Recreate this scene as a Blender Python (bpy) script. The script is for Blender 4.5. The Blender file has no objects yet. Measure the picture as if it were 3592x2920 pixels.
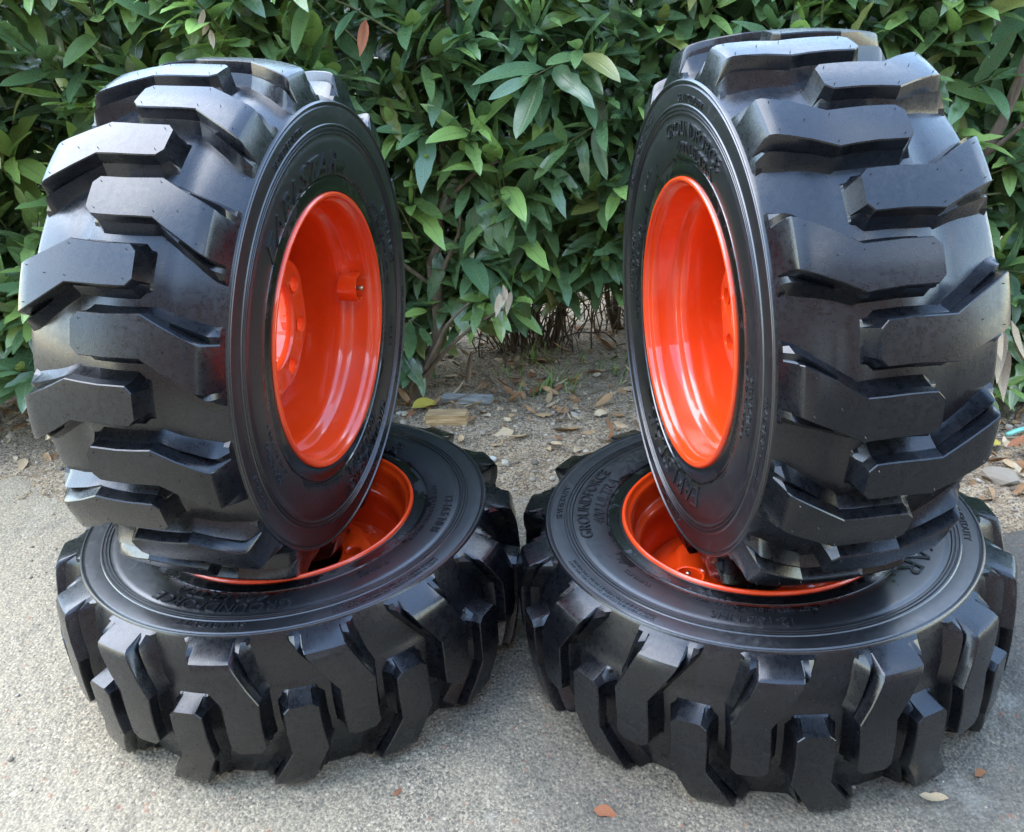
import bpy, bmesh, math, random
import numpy as np
from mathutils import Vector, Matrix
random.seed(7); rng = np.random.default_rng(7)
PI = math.pi
scene = bpy.context.scene
COL = scene.collection

# ------------------------------------------------------------------ camera
CAM_H = 1.1106
ROWS = [[0.99855489, -0.02365836, -0.04825362], [-0.05374132, -0.43959041, -0.89658917], [0.0, 0.89788671, -0.44022659]]
cd = bpy.data.cameras.new('camera'); cam = bpy.data.objects.new('camera', cd); COL.objects.link(cam)
cd.sensor_fit = 'HORIZONTAL'; cd.sensor_width = 36.0; cd.lens = 36.0*3030/3592
cd.clip_start = 0.05; cd.clip_end = 2000
X, Yd, Zf = (Vector(r) for r in ROWS)
cam.matrix_world = Matrix(((X.x, -Yd.x, -Zf.x, 0), (X.y, -Yd.y, -Zf.y, 0), (X.z, -Yd.z, -Zf.z, CAM_H), (0, 0, 0, 1)))
scene.camera = cam
FPX = 3030.0

# ------------------------------------------------------------------ world, sun, exposure
SUN_EL, SUN_AZ = math.radians(56), math.radians(-72)     # azimuth clockwise from +y
w = bpy.data.worlds.new('World'); scene.world = w; w.use_nodes = True
wn, wl = w.node_tree.nodes, w.node_tree.links
bgn = wn['Background']; sky = wn.new('ShaderNodeTexSky'); sky.sky_type = 'NISHITA'; sky.sun_disc = False
sky.sun_elevation = SUN_EL; sky.sun_rotation = SUN_AZ; sky.air_density = 1.5; sky.dust_density = 0.3; sky.ozone_density = 2.0
tc = wn.new('ShaderNodeTexCoord'); sxyz = wn.new('ShaderNodeSeparateXYZ'); wl.new(tc.outputs['Generated'], sxyz.inputs[0])
mz = wn.new('ShaderNodeMath'); mz.operation = 'ADD'; mz.inputs[1].default_value = .22; wl.new(sxyz.outputs[2], mz.inputs[0])
mx = wn.new('ShaderNodeMath'); mx.operation = 'MAXIMUM'; mx.inputs[1].default_value = .08; wl.new(mz.outputs[0], mx.inputs[0])
dv = wn.new('ShaderNodeVectorMath'); dv.operation = 'DIVIDE'; wl.new(tc.outputs['Generated'], dv.inputs[0]); wl.new(mx.outputs[0], dv.inputs[1])
cn = wn.new('ShaderNodeTexNoise'); cn.inputs['Scale'].default_value = 1.7; cn.inputs['Detail'].default_value = 6; cn.inputs['Roughness'].default_value = .58; wl.new(dv.outputs[0], cn.inputs['Vector'])
cr = wn.new('ShaderNodeValToRGB'); cr.color_ramp.elements[0].position = .5; cr.color_ramp.elements[1].position = .72; cr.color_ramp.elements[0].color = (0, 0, 0, 1); cr.color_ramp.elements[1].color = (.9, .9, .9, 1); wl.new(cn.outputs['Fac'], cr.inputs[0])
cmx = wn.new('ShaderNodeMix'); cmx.data_type = 'RGBA'; wl.new(cr.outputs[0], cmx.inputs[0]); wl.new(sky.outputs[0], cmx.inputs[6]); cmx.inputs[7].default_value = (9.0, 9.4, 10.2, 1)
wl.new(cmx.outputs[2], bgn.inputs[0]); bgn.inputs[1].default_value = 0.15
sd = bpy.data.lights.new('sun', 'SUN'); sd.energy = 0.55; sd.angle = math.radians(55); sd.color = (1.0, 0.98, 0.96)
sun = bpy.data.objects.new('sun', sd); COL.objects.link(sun)
sdir = Vector((math.sin(SUN_AZ)*math.cos(SUN_EL), math.cos(SUN_AZ)*math.cos(SUN_EL), math.sin(SUN_EL)))
sun.rotation_euler = sdir.to_track_quat('Z', 'Y').to_euler(); sun.location = sdir*30
cy = scene.cycles; cy.max_bounces = 5; cy.diffuse_bounces = 2; cy.glossy_bounces = 2; cy.transmission_bounces = 3; cy.transparent_max_bounces = 4
vs = scene.view_settings
scene.display_settings.display_device = 'sRGB'
vs.view_transform = 'Standard'; vs.look = 'None'; vs.gamma = 1.0; vs.use_curve_mapping = False; vs.exposure = 2.7

# ------------------------------------------------------------------ material helpers
class NT:
    def __init__(s, name):
        s.m = bpy.data.materials.new(name); s.m.use_nodes = True
        s.n = s.m.node_tree.nodes; s.l = s.m.node_tree.links
        s.b = s.n['Principled BSDF']; s.out = s.n['Material Output']
    def new(s, t, **kw):
        n = s.n.new(t)
        for k, v in kw.items(): setattr(n, k, v)
        return n
    def put(s, sock, v):
        if hasattr(v, 'links'): s.l.new(v, sock)
        else: sock.default_value = v
    def coord(s, kind='Object'): return s.new('ShaderNodeTexCoord').outputs[kind]
    def noise(s, vec, scale, detail=4, rough=.55, out='Fac'):
        n = s.new('ShaderNodeTexNoise'); s.put(n.inputs['Vector'], vec)
        n.inputs['Scale'].default_value = scale; n.inputs['Detail'].default_value = detail; n.inputs['Roughness'].default_value = rough
        return n.outputs[out]
    def voro(s, vec, scale, out='Distance', feature='F1', rnd=1.0):
        n = s.new('ShaderNodeTexVoronoi', feature=feature); s.put(n.inputs['Vector'], vec)
        n.inputs['Scale'].default_value = scale; n.inputs['Randomness'].default_value = rnd
        return n.outputs[out]
    def ramp(s, fac, stops, interp='LINEAR'):
        n = s.new('ShaderNodeValToRGB'); n.color_ramp.interpolation = interp; e = n.color_ramp.elements
        while len(e) < len(stops): e.new(.5)
        for q, (p, c) in zip(e, stops):
            q.position = p; q.color = (*c, 1) if hasattr(c, '__len__') else (c, c, c, 1)
        s.put(n.inputs[0], fac); return n.outputs[0]
    def mix(s, fac, a, b, mode='MIX'):
        n = s.new('ShaderNodeMix', data_type='RGBA', blend_type=mode)
        s.put(n.inputs[0], fac)
        for i, v in ((6, a), (7, b)):
            s.put(n.inputs[i], v if hasattr(v, 'links') else ((*v, 1) if len(v) == 3 else v))
        return n.outputs[2]
    def math(s, op, a, b=0.0, clamp=False):
        n = s.new('ShaderNodeMath', operation=op); n.use_clamp = clamp
        s.put(n.inputs[0], a); s.put(n.inputs[1], b); return n.outputs[0]
    def bump(s, h, strength, dist, normal=None):
        n = s.new('ShaderNodeBump'); n.inputs['Strength'].default_value = strength; n.inputs['Distance'].default_value = dist
        s.put(n.inputs['Height'], h)
        if normal is not None: s.put(n.inputs['Normal'], normal)
        return n.outputs[0]
    def set(s, **kw):
        names = dict(color='Base Color', rough='Roughness', spec='Specular IOR Level', coat='Coat Weight', coatr='Coat Roughness', metal='Metallic', normal='Normal')
        for k, v in kw.items():
            i = s.b.inputs[names[k]]
            if k == 'color' and not hasattr(v, 'links'): v = (*v, 1)
            s.put(i, v)
        return s.m

def rubber(name, base, r0, r1, dust, seed, wet=False):
    t = NT(name); v = t.coord(); 
    mp = t.new('ShaderNodeMapping'); t.put(mp.inputs[0], v); mp.inputs[1].default_value = (seed, seed*.7, 0); v = mp.outputs[0]
    n1 = t.noise(v, 9, 5); n2 = t.noise(v, 110, 5, .72); n3 = t.noise(v, 420, 3, .6)
    d = t.math('MULTIPLY', t.ramp(n1, [(.42, 0.0), (.68, 1.0)]), t.ramp(n2, [(.45, 0.0), (.7, 1.0)]))
    d = t.math('MULTIPLY', d, dust)
    spk = t.ramp(t.voro(v, 55, 'Distance'), [(.035, 1.0), (.06, 0.0)])
    gate = t.ramp(t.noise(v, 31, 2), [(.58, 0.0), (.62, 1.0)])
    spk = t.math('MULTIPLY', t.math('MULTIPLY', spk, gate), .55)
    c = t.mix(n1, tuple(b*.7 for b in base), tuple(b*1.35 for b in base))
    c = t.mix(d, c, (.036, .038, .042)); c = t.mix(spk, c, (.22, .2, .17))
    rr = t.new('ShaderNodeMapRange'); t.put(rr.inputs[0], n2); rr.inputs[1].default_value = .3; rr.inputs[2].default_value = .7
    rr.inputs[3].default_value = r0; rr.inputs[4].default_value = r1
    rg = t.math('ADD', rr.outputs[0], t.math('MULTIPLY', d, .25))
    h = t.math('ADD', t.math('MULTIPLY', n2, .6), t.math('MULTIPLY', n3, .4))
    if wet:      # tyre soap still wet in uneven runs round the bead
        q = t.new('ShaderNodeSeparateXYZ'); t.put(q.inputs[0], t.coord())
        rad = t.math('SQRT', t.math('ADD', t.math('POWER', q.outputs[0], 2.0), t.math('POWER', q.outputs[1], 2.0)))
        edge = t.math('ADD', rad, t.math('MULTIPLY', t.math('SUBTRACT', t.noise(v, 17, 5, .65), .5), .16))
        wm = t.ramp(edge, [(.249, 1.0), (.256, 0.0)])
        rg = t.math('ADD', t.math('MULTIPLY', rg, t.math('SUBTRACT', 1.0, wm)), t.math('MULTIPLY', wm, .09))
        c = t.mix(t.math('MULTIPLY', wm, .8), c, (.003, .003, .0035))
    return t.set(color=c, rough=rg, spec=(.95 if wet else .5), coat=(.45 if wet else .3), coatr=(.28 if wet else .16), normal=t.bump(h, .22, .0012))
M = {}
M['rubber_side'] = rubber('tyre_rubber_sidewall', (.0055, .0062, .008), .32, .46, .4, 1.3, True)
M['rubber_tread'] = rubber('tyre_rubber_tread', (.0036, .0044, .0062), .22, .37, .4, 4.1)
M['rubber_letter'] = rubber('tyre_rubber_lettering', (.019, .020, .022), .18, .28, .2, 2.2)
def paint(name, col):
    t = NT(name); v = t.coord(); n = t.noise(v, 26, 3); f = t.noise(v, 900, 2)
    c = t.mix(n, tuple(q*.93 for q in col), tuple(min(1, q*1.05) for q in col))
    return t.set(color=c, rough=t.ramp(t.noise(v, 12, 4), [(.3, .26), (.7, .36)]), spec=.5, coat=.9, coatr=.035, normal=t.bump(t.math('ADD', n, t.math('MULTIPLY', f, .05)), .08, .002))
M['orange'] = paint('orange_enamel', (.82, .06, .005))
M['brass'] = NT('valve_metal').set(color=(.55, .42, .28), metal=1.0, rough=.28)
M['hole'] = NT('dark_recess').set(color=(.012, .01, .01), rough=.7)

def leaf_mat(name, dark, young, trans=.22):
    t = NT(name)
    a = t.new('ShaderNodeAttribute', attribute_name='leafdata'); sp = t.new('ShaderNodeSeparateColor'); t.put(sp.inputs[0], a.outputs['Color'])
    oi = t.new('ShaderNodeObjectInfo')
    rnd = t.math('FRACT', t.math('ADD', sp.outputs[1], oi.outputs['Random']))
    n = t.noise(t.coord(), 60, 3)
    c0 = t.mix(rnd, tuple(q*.72 for q in dark), tuple(q*1.4 for q in dark))
    c1 = t.mix(rnd, tuple(q*.8 for q in young), tuple(q*1.25 for q in young))
    c = t.mix(sp.outputs[2], c0, c1)
    c = t.mix(t.math('MULTIPLY', t.ramp(rnd, [(.955, 0.0), (.965, 1.0)]), .6), c, (.3, .25, .06))
    c = t.mix(t.math('MULTIPLY', t.ramp(n, [(.5, 0.0), (.75, 1.0)]), .3), c, tuple(q*1.7 for q in dark))
    rib = t.ramp(sp.outputs[0], [(.0, 1.0), (.12, .0)])
    c = t.mix(t.math('MULTIPLY', rib, .55), c, (.2, .27, .11))
    t.set(color=c, rough=t.ramp(n, [(.3, .22), (.75, .38)]), spec=.85, normal=t.bump(t.math('ADD', rib, t.math('MULTIPLY', n, .5)), .25, .002))
    tr = t.new('ShaderNodeBsdfTranslucent'); t.put(tr.inputs[0], t.mix(.5, c, (.16, .3, .03)))
    ms = t.new('ShaderNodeMixShader'); ms.inputs[0].default_value = trans
    t.l.new(t.b.outputs[0], ms.inputs[1]); t.l.new(tr.outputs[0], ms.inputs[2]); t.l.new(ms.outputs[0], t.out.inputs[0])
    return t.m
M['leaf'] = leaf_mat('laurel_leaf', (.09, .17, .08), (.31, .48, .12))
M['leaf_far'] = leaf_mat('far_leaf', (.08, .13, .035), (.3, .36, .07), .4)
def dry_mat(name, a, b, c3):
    t = NT(name); at = t.new('ShaderNodeAttribute', attribute_name='leafdata'); sp = t.new('ShaderNodeSeparateColor'); t.put(sp.inputs[0], at.outputs['Color'])
    oi = t.new('ShaderNodeObjectInfo'); rnd = t.math('FRACT', t.math('ADD', sp.outputs[1], oi.outputs['Random']))
    c = t.ramp(rnd, [(0, a), (.5, b), (1, c3)])
    n = t.noise(t.coord(), 45, 4)
    c = t.mix(t.ramp(n, [(.4, 0.0), (.75, .6)]), c, tuple(q*.45 for q in a))
    return t.set(color=c, rough=.7, spec=.25, normal=t.bump(n, .4, .003))
M['dry_leaf'] = dry_mat('dry_leaf', (.24, .1, .04), (.48, .32, .16), (.62, .51, .34))
M['yellow_leaf'] = dry_mat('yellow_leaf', (.42, .3, .05), (.5, .4, .08), (.45, .36, .06))
M['brown_leaf'] = dry_mat('brown_leaf', (.28, .1, .045), (.33, .13, .06), (.36, .16, .08))
M['pale_leaf'] = dry_mat('pale_leaf', (.36, .28, .18), (.45, .36, .24), (.5, .41, .28))
def bark(name, a, b):
    t = NT(name); v = t.coord(); mp = t.new('ShaderNodeMapping'); t.put(mp.inputs[0], v); mp.inputs[3].default_value = (1, 1, .25)
    n = t.noise(mp.outputs[0], 60, 5); n2 = t.noise(v, 14, 3)
    return t.set(color=t.mix(t.math('MULTIPLY', n, n2), a, b), rough=.8, spec=.2, normal=t.bump(n, .6, .004))
M['bark'] = bark('laurel_bark', (.06, .045, .032), (.36, .28, .2))
M['twig'] = bark('young_twig', (.06, .075, .03), (.2, .19, .08))
M['deadwood'] = bark('dead_wood', (.14, .1, .07), (.55, .45, .33))
def asphalt():
    t = NT('weathered_asphalt'); v = t.coord()
    big = t.noise(v, 1.6, 4); mid = t.noise(v, 7, 5, .65); fine = t.noise(v, 260, 3, .7)
    col = t.voro(v, 150, 'Color'); sc = t.new('ShaderNodeSeparateColor'); t.put(sc.inputs[0], col)
    dist = t.voro(v, 150, 'Distance')
    col2 = t.voro(v, 420, 'Color'); sc2 = t.new('ShaderNodeSeparateColor'); t.put(sc2.inputs[0], col2)
    stone = t.ramp(sc.outputs[0], [(.0, (.05, .052, .054)), (.35, (.135, .13, .12)), (.65, (.23, .212, .18)), (.87, (.36, .33, .275)), (1, (.58, .53, .44))])
    sand = t.ramp(sc2.outputs[1], [(0, (.085, .08, .07)), (.6, (.265, .24, .195)), (1, (.5, .45, .365))])
    c = t.mix(t.ramp(dist, [(.3, 0.0), (.55, 1.0)]), stone, sand)
    c = t.mix(.12, c, (.22, .2, .165))
    c = t.mix(t.ramp(mid, [(.35, .0), (.7, .42)]), c, (.35, .31, .245))
    sx = t.new('ShaderNodeSeparateXYZ'); t.put(sx.inputs[0], v)
    x_tone = t.math('ADD', t.math('MULTIPLY', sx.outputs[0], .55), t.math('MULTIPLY', big, 1.3))  # tone along x: darker towards the right, paler towards the left, broken by noise
    c = t.mix(t.ramp(x_tone, [(.58, 0.0), (1.1, .8)]), c, (.06, .062, .066))
    c = t.mix(t.ramp(t.math('ADD', x_tone, t.math('MULTIPLY', mid, .5)), [(.2, .3), (.75, 0.0)]), c, (.42, .38, .31))
    c = t.mix(t.ramp(big, [(.52, 0.0), (.72, .45)]), c, (.075, .072, .068))
    c = t.mix(1.0, c, (1.08, .98, .81, 1), 'MULTIPLY')
    wv = t.new('ShaderNodeVectorMath', operation='ADD'); t.put(wv.inputs[0], v); nz = t.noise(v, 3.5, 5, .6, 'Color'); t.put(wv.inputs[1], nz)
    ck = t.ramp(t.voro(wv.outputs[0], 1.15, 'Distance', 'DISTANCE_TO_EDGE'), [(.004, 1.0), (.011, 0.0)])
    ck = t.math('MULTIPLY', ck, t.ramp(t.noise(v, 1.1, 2), [(.52, 0.0), (.6, .6)]))
    c = t.mix(ck, c, (.035, .032, .028))
    c = t.mix(t.ramp(t.noise(v, 11, 6, .7), [(.56, 0.0), (.76, .5)]), c, (.1, .094, .082))
    c = t.mix(t.ramp(t.noise(v, 5.2, 6, .72), [(.58, 0.0), (.72, .5)]), c, (.46, .42, .34))
    red = t.math('MULTIPLY', t.ramp(sc.outputs[2], [(.99, 0.0), (.995, 1.0)], 'LINEAR'), .35)
    c = t.mix(red, c, (.35, .12, .06))
    h = t.math('ADD', t.math('MULTIPLY', t.ramp(dist, [(.0, 1.0), (.7, 0.0)]), .7), t.math('MULTIPLY', fine, .5))
    return t.set(color=c, rough=.82, spec=.3, normal=t.bump(h, .6, .0035))
M['asphalt'] = asphalt()
def soil():
    t = NT('garden_soil'); v = t.coord()
    big = t.noise(v, 2.2, 4); mid = t.noise(v, 22, 6, .68); fine = t.noise(v, 130, 4, .7)
    col = t.voro(v, 110, 'Color'); sc = t.new('ShaderNodeSeparateColor'); t.put(sc.inputs[0], col)
    c = t.ramp(mid, [(.3, (.17, .12, .07)), (.5, (.38, .28, .17)), (.72, (.56, .44, .28))])
    c = t.mix(t.ramp(sc.outputs[0], [(.7, 0.0), (.9, .5)]), c, (.42, .37, .29))
    c = t.mix(t.ramp(big, [(.45, 0.0), (.7, .55)]), c, (.3, .255, .19))
    c = t.mix(t.ramp(fine, [(.38, .75), (.56, 0.0)]), c, (.1, .075, .05))
    c2 = t.voro(v, 260, 'Color'); s2 = t.new('ShaderNodeSeparateColor'); t.put(s2.inputs[0], c2)
    c = t.mix(t.ramp(s2.outputs[1], [(.88, 0.0), (.92, .7)]), c, (.5, .42, .31)); c = t.mix(t.ramp(s2.outputs[2], [(.82, 0.0), (.86, .8)]), c, (.07, .055, .04))
    h = t.math('ADD', t.math('MULTIPLY', mid, .7), t.math('MULTIPLY', fine, .45))
    return t.set(color=c, rough=.92, spec=.2, normal=t.bump(h, .9, .012))
M['soil'] = soil()
def stone():
    t = NT('pebble_stone'); a = t.new('ShaderNodeAttribute', attribute_name='leafdata'); sp = t.new('ShaderNodeSeparateColor'); t.put(sp.inputs[0], a.outputs['Color'])
    oi = t.new('ShaderNodeObjectInfo'); rnd = t.math('FRACT', t.math('ADD', sp.outputs[1], oi.outputs['Random']))
    n = t.noise(t.coord(), 90, 4)
    c = t.ramp(rnd, [(0, (.13, .11, .085)), (.4, (.28, .235, .175)), (.75, (.42, .36, .27)), (1, (.6, .54, .44))])
    c = t.mix(t.math('MULTIPLY', n, .5), c, (.16, .13, .1))
    return t.set(color=c, rough=.85, spec=.25, normal=t.bump(n, .4, .003))
M['stone'] = stone()
t = NT('split_wood'); v = t.coord(); mp = t.new('ShaderNodeMapping'); t.put(mp.inputs[0], v); mp.inputs[3].default_value = (.12, 1, 1)
n = t.noise(mp.outputs[0], 160, 4)
M['wood'] = t.set(color=t.ramp(n, [(.3, (.24, .15, .07)), (.6, (.45, .31, .16)), (.8, (.55, .42, .26))]), rough=.8, spec=.2, normal=t.bump(n, .5, .003))
t = NT('grey_wood'); v = t.coord(); mp = t.new('ShaderNodeMapping'); t.put(mp.inputs[0], v); mp.inputs[3].default_value = (.1, 1, 1)
n = t.noise(mp.outputs[0], 160, 4)
M['greywood'] = t.set(color=t.ramp(n, [(.3, (.14, .14, .13)), (.7, (.34, .33, .29))]), rough=.85, spec=.2, normal=t.bump(n, .5, .003))
M['hose'] = NT('teal_plastic').set(color=(.2, .52, .42), rough=.35)
M['paper'] = NT('dirty_white_stone').set(color=(.5, .48, .43), rough=.8)

# ------------------------------------------------------------------ object helpers
def obj(name, me, mat=None, parent=None, mw=None):
    o = bpy.data.objects.new(name, me); COL.objects.link(o)
    if mat is not None and me is not None and len(me.materials) == 0: me.materials.append(mat)
    if parent is not None: o.parent = parent
    if mw is not None: o.matrix_local = mw
    return o
def tag(o, label=None, cat=None, group=None, kind=None):
    if label: o['label'] = label
    if cat: o['category'] = cat
    if group: o['group'] = group
    if kind: o['kind'] = kind
    return o
def mesh(name, V, F, smooth=True, sharp=None):
    me = bpy.data.meshes.new(name); me.from_pydata([tuple(map(float, p)) for p in V], [], F); me.update()
    if smooth: me.polygons.foreach_set('use_smooth', [True]*len(me.polygons))
    if sharp: me.set_sharp_from_angle(angle=math.radians(sharp))
    return me
def fast_mesh(name, V, F, data=None):
    """V (n,3) array, F (m,4) quad array; data per-vertex (n,3) colour attribute"""
    me = bpy.data.meshes.new(name); V = np.asarray(V, np.float32); F = np.asarray(F, np.int32)
    me.vertices.add(len(V)); me.vertices.foreach_set('co', V.ravel())
    k = F.shape[1]
    me.loops.add(F.size); me.loops.foreach_set('vertex_index', F.ravel())
    me.polygons.add(len(F)); me.polygons.foreach_set('loop_start', np.arange(0, F.size, k, dtype=np.int32))
    me.polygons.foreach_set('use_smooth', np.ones(len(F), bool))
    me.update(calc_edges=True); me.validate()
    if data is not None:
        a = me.attributes.new('leafdata', 'FLOAT_COLOR', 'POINT')
        a.data.foreach_set('color', np.concatenate([data, np.ones((len(V), 1))], 1).astype(np.float32).ravel())
    return me
def revolve(name, prof, seg, closed=False, smooth=True, sharp=30, fn=None):
    V, F = [], []; n = len(prof)
    for i in range(seg):
        a = 2*PI*i/seg
        for (wz, r) in prof:
            rr, ww = (r, wz) if fn is None else fn(r, wz, a)
            V.append((rr*math.cos(a), rr*math.sin(a), ww))
    for i in range(seg):
        j = (i+1) % seg
        for k in range(n-1 if not closed else n):
            k2 = (k+1) % n
            F.append((i*n+k, i*n+k2, j*n+k2, j*n+k))
    return mesh(name, V, F, smooth, sharp)
def tube(pts, radii, seg=8, cap=True):
    V, F = [], []; pts = [Vector(p) for p in pts]; N = len(pts)
    up = Vector((.31, .52, .79))
    for i, p in enumerate(pts):
        t = (pts[min(i+1, N-1)]-pts[max(i-1, 0)]).normalized()
        a = t.cross(up).normalized(); b = t.cross(a)
        for k in range(seg):
            q = 2*PI*k/seg; V.append(p + (a*math.cos(q)+b*math.sin(q))*float(radii[i]))
    for i in range(N-1):
        for k in range(seg):
            k2 = (k+1) % seg; F.append((i*seg+k, i*seg+k2, (i+1)*seg+k2, (i+1)*seg+k))
    if cap: F.append(tuple(range(seg-1, -1, -1))); F.append(tuple((N-1)*seg+k for k in range(seg)))
    return V, F
def smooth_path(pts, sub=4):
    P = [Vector(p) for p in pts]; out = []
    for i in range(len(P)-1):
        p0, p1, p2, p3 = P[max(i-1, 0)], P[i], P[i+1], P[min(i+2, len(P)-1)]
        for s in range(sub):
            t = s/sub
            out.append(.5*((2*p1)+(p2-p0)*t+(2*p0-5*p1+4*p2-p3)*t*t+(3*p1-p0-3*p2+p3)*t**3))
    return out+[P[-1]]

# ------------------------------------------------------------------ ground: smooth random fields
def vnoise(x, y, seed):
    g = np.random.default_rng(seed).random((64, 64)); xi = np.floor(x).astype(int); yi = np.floor(y).astype(int); fx = x-xi; fy = y-yi
    fx = fx*fx*(3-2*fx); fy = fy*fy*(3-2*fy); q = lambda a, b: g[a % 64, b % 64]
    return (q(xi, yi)*(1-fx)+q(xi+1, yi)*fx)*(1-fy)+(q(xi, yi+1)*(1-fx)+q(xi+1, yi+1)*fx)*fy - .5
def edge_y(x): return 1.74 - .2*x + .05*np.sin(2.3*x+.6)
def slope_z(x, y): return .0286*np.clip(x-.06, 0, 1.4)*np.clip((2.4-y)/1.2, 0, 1)
def road_z(x, y): return slope_z(x, y) + .004*vnoise(x*2.2, y*2.2, 3) + .0022*vnoise(x*60, y*60, 4) + .0022*vnoise(x*120, y*120, 5)
def soil_z(x, y):
    d = y-edge_y(x)
    base = np.clip(d*.09, -.05, .012)
    return base + slope_z(x, np.minimum(y, 2.4)) + .016*vnoise(x*5, y*5, 6) + .011*vnoise(x*14, y*14, 7) + .007*vnoise(x*45, y*45, 8)
def grid_axis(lo, hi, step, far_lo, far_hi, n):
    a = np.arange(lo, hi+step/2, step)
    left = lo - np.geomspace(step*2, lo-far_lo, n)[::-1] if far_lo < lo else np.array([])
    right = hi + np.geomspace(step*2, far_hi-hi, n) if far_hi > hi else np.array([])
    return np.concatenate([left, a, right])
def sheet(name, xs, ys, zf, mat):
    Xg, Yg = np.meshgrid(xs, ys); Z = zf(Xg, Yg); V = np.stack([Xg, Yg, Z], -1).reshape(-1, 3)
    nx, ny = len(xs), len(ys); i = np.arange(nx-1); j = np.arange(ny-1); I, J = np.meshgrid(i, j); b = (J*nx+I).ravel()
    me = fast_mesh(name, V, np.stack([b, b+1, b+1+nx, b+nx], 1)); return tag(obj(name, me, mat), kind='structure')
sheet('driveway', grid_axis(-1.6, 1.5, .007, -9, 9, 14), grid_axis(.78, 2.15, .007, -9, 2.16, 12), road_z, M['asphalt'])
def soil_all(x, y):
    far = np.clip((np.hypot(x, y-2.5)-5)/5, 0, 1)
    z = soil_z(x, y)*(1-far) + .01*far
    return np.where(y < edge_y(x)-.35, -.06, z)
sheet('soil_ground', grid_axis(-2.4, 2.4, .016, -400, 400, 26), grid_axis(1.2, 4.2, .016, -400, 400, 26), soil_all, M['soil'])

# ------------------------------------------------------------------ unseen house, added behind the camera to shade the near side of the wheels
def box(V, F, x0, x1, y0, y1, z0, z1):
    b = len(V); V += [(x, y, z) for z in (z0, z1) for y in (y0, y1) for x in (x0, x1)]
    F += [tuple(b+i for i in q) for q in ((0, 2, 3, 1), (4, 5, 7, 6), (0, 1, 5, 4), (2, 6, 7, 3), (0, 4, 6, 2), (1, 3, 7, 5))]
def boxes(name, lst, mat, parent):
    V, F = [], []
    for q in lst: box(V, F, *q)
    return obj(name, mesh(name, V, F, False), mat, parent)
t = NT('house_brick'); v = t.coord(); bt = t.new('ShaderNodeTexBrick'); mp = t.new('ShaderNodeMapping'); t.put(mp.inputs[0], v); mp.inputs[2].default_value = (PI/2, 0, 0); t.put(bt.inputs['Vector'], mp.outputs[0]); bt.inputs['Scale'].default_value = 4.5
bt.inputs[1].default_value = (.2, .09, .06, 1); bt.inputs[2].default_value = (.26, .13, .09, 1); bt.inputs[3].default_value = (.3, .28, .25, 1); M['brick'] = t.set(color=bt.outputs[0], rough=.85)
M['roof'] = NT('roof_shingle').set(color=(.06, .055, .05), rough=.9); M['trim'] = NT('house_trim').set(color=(.6, .58, .54), rough=.6); M['pane'] = NT('window_glass').set(color=(.02, .025, .03), rough=.05)
house = obj('added_shade_house', None); house.location = (.5, -4.2, 0); tag(house, 'unseen brick house added behind the camera to block sky light', 'house')
boxes('wall', [(-7, 7, -7, 0, -.1, 4.6)], M['brick'], house)
V = [(-7.5, .6, 4.5), (7.5, .6, 4.5), (7.5, -7.6, 4.5), (-7.5, -7.6, 4.5), (-7.5, -3.5, 6.6), (7.5, -3.5, 6.6), (-7.5, .6, 4.3), (7.5, .6, 4.3)]
obj('roof', mesh('roof', V, [(0, 1, 5, 4), (2, 3, 4, 5), (0, 4, 3), (1, 2, 5), (0, 6, 7, 1)], False), M['roof'], house)
for wx in (-5, -2.2, 3.2, 5.4):
    wi = boxes('window', [(wx-.6, wx+.6, .002, .06, 1.0, 1.08), (wx-.6, wx+.6, .002, .06, 2.3, 2.38), (wx-.6, wx-.52, .002, .06, 1.08, 2.3), (wx+.52, wx+.6, .002, .06, 1.08, 2.3), (wx-.03, wx+.03, .002, .05, 1.08, 2.3)], M['trim'], house)
    boxes('pane', [(wx-.52, wx+.52, .002, .02, 1.08, 2.3)], M['pane'], wi)
boxes('door', [(.2, 1.15, .002, .06, -.05, 2.1)], M['trim'], house)

# ------------------------------------------------------------------ wheels
WH = .138
CARC = [(0, .3845), (.049, .384), (.054, .3805), (.075, .3785), (.095, .3745), (.112, .3695), (.126, .3655), (.134, .3625), (.1385, .3608),
        (.1398, .3596), (.1398, .3578), (.1372, .3565), (.1366, .3545), (.1385, .3525), (.1392, .345), (.1392, .334), (.1388, .3285),
        (.1402, .3272), (.1402, .3252), (.1380, .3242), (.1378, .3228), (.1398, .3218), (.1398, .3198), (.1376, .3188), (.1374, .3174), (.1392, .3164), (.1392, .3144),
        (.1368, .3128), (.1362, .309), (.1372, .307), (.1376, .300), (.1374, .285), (.1362, .268), (.1340, .2565), (.1325, .2525), (.1300, .2512), (.1298, .2495), (.1318, .2482), (.1318, .240), (.1330, .232), (.1322, .2265), (.127, .224), (.118, .223)]
prof = [(-a, b) for a, b in CARC[:0:-1]] + CARC
carcass_me = revolve('tyre_carcass', prof[::-1], 192, sharp=38)
carcass_me.materials.append(M['rubber_side']); carcass_me.materials.append(M['rubber_tread'])
for p_ in carcass_me.polygons:
    if abs(p_.center.z) < .1386 and p_.center.xy.length > .3600: p_.material_index = 1
def r_carc(wz):
    a = abs(wz); xs = [p[0] for p in CARC[:9]]; return float(np.interp(a, xs, [p[1] for p in CARC[:9]]))
def r_face(wz):
    return float(np.interp(abs(wz), [0, .04, .08, .105, .117, .1225, .126], [.4185, .4178, .4142, .4105, .4078, .4045, .3985]))
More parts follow.
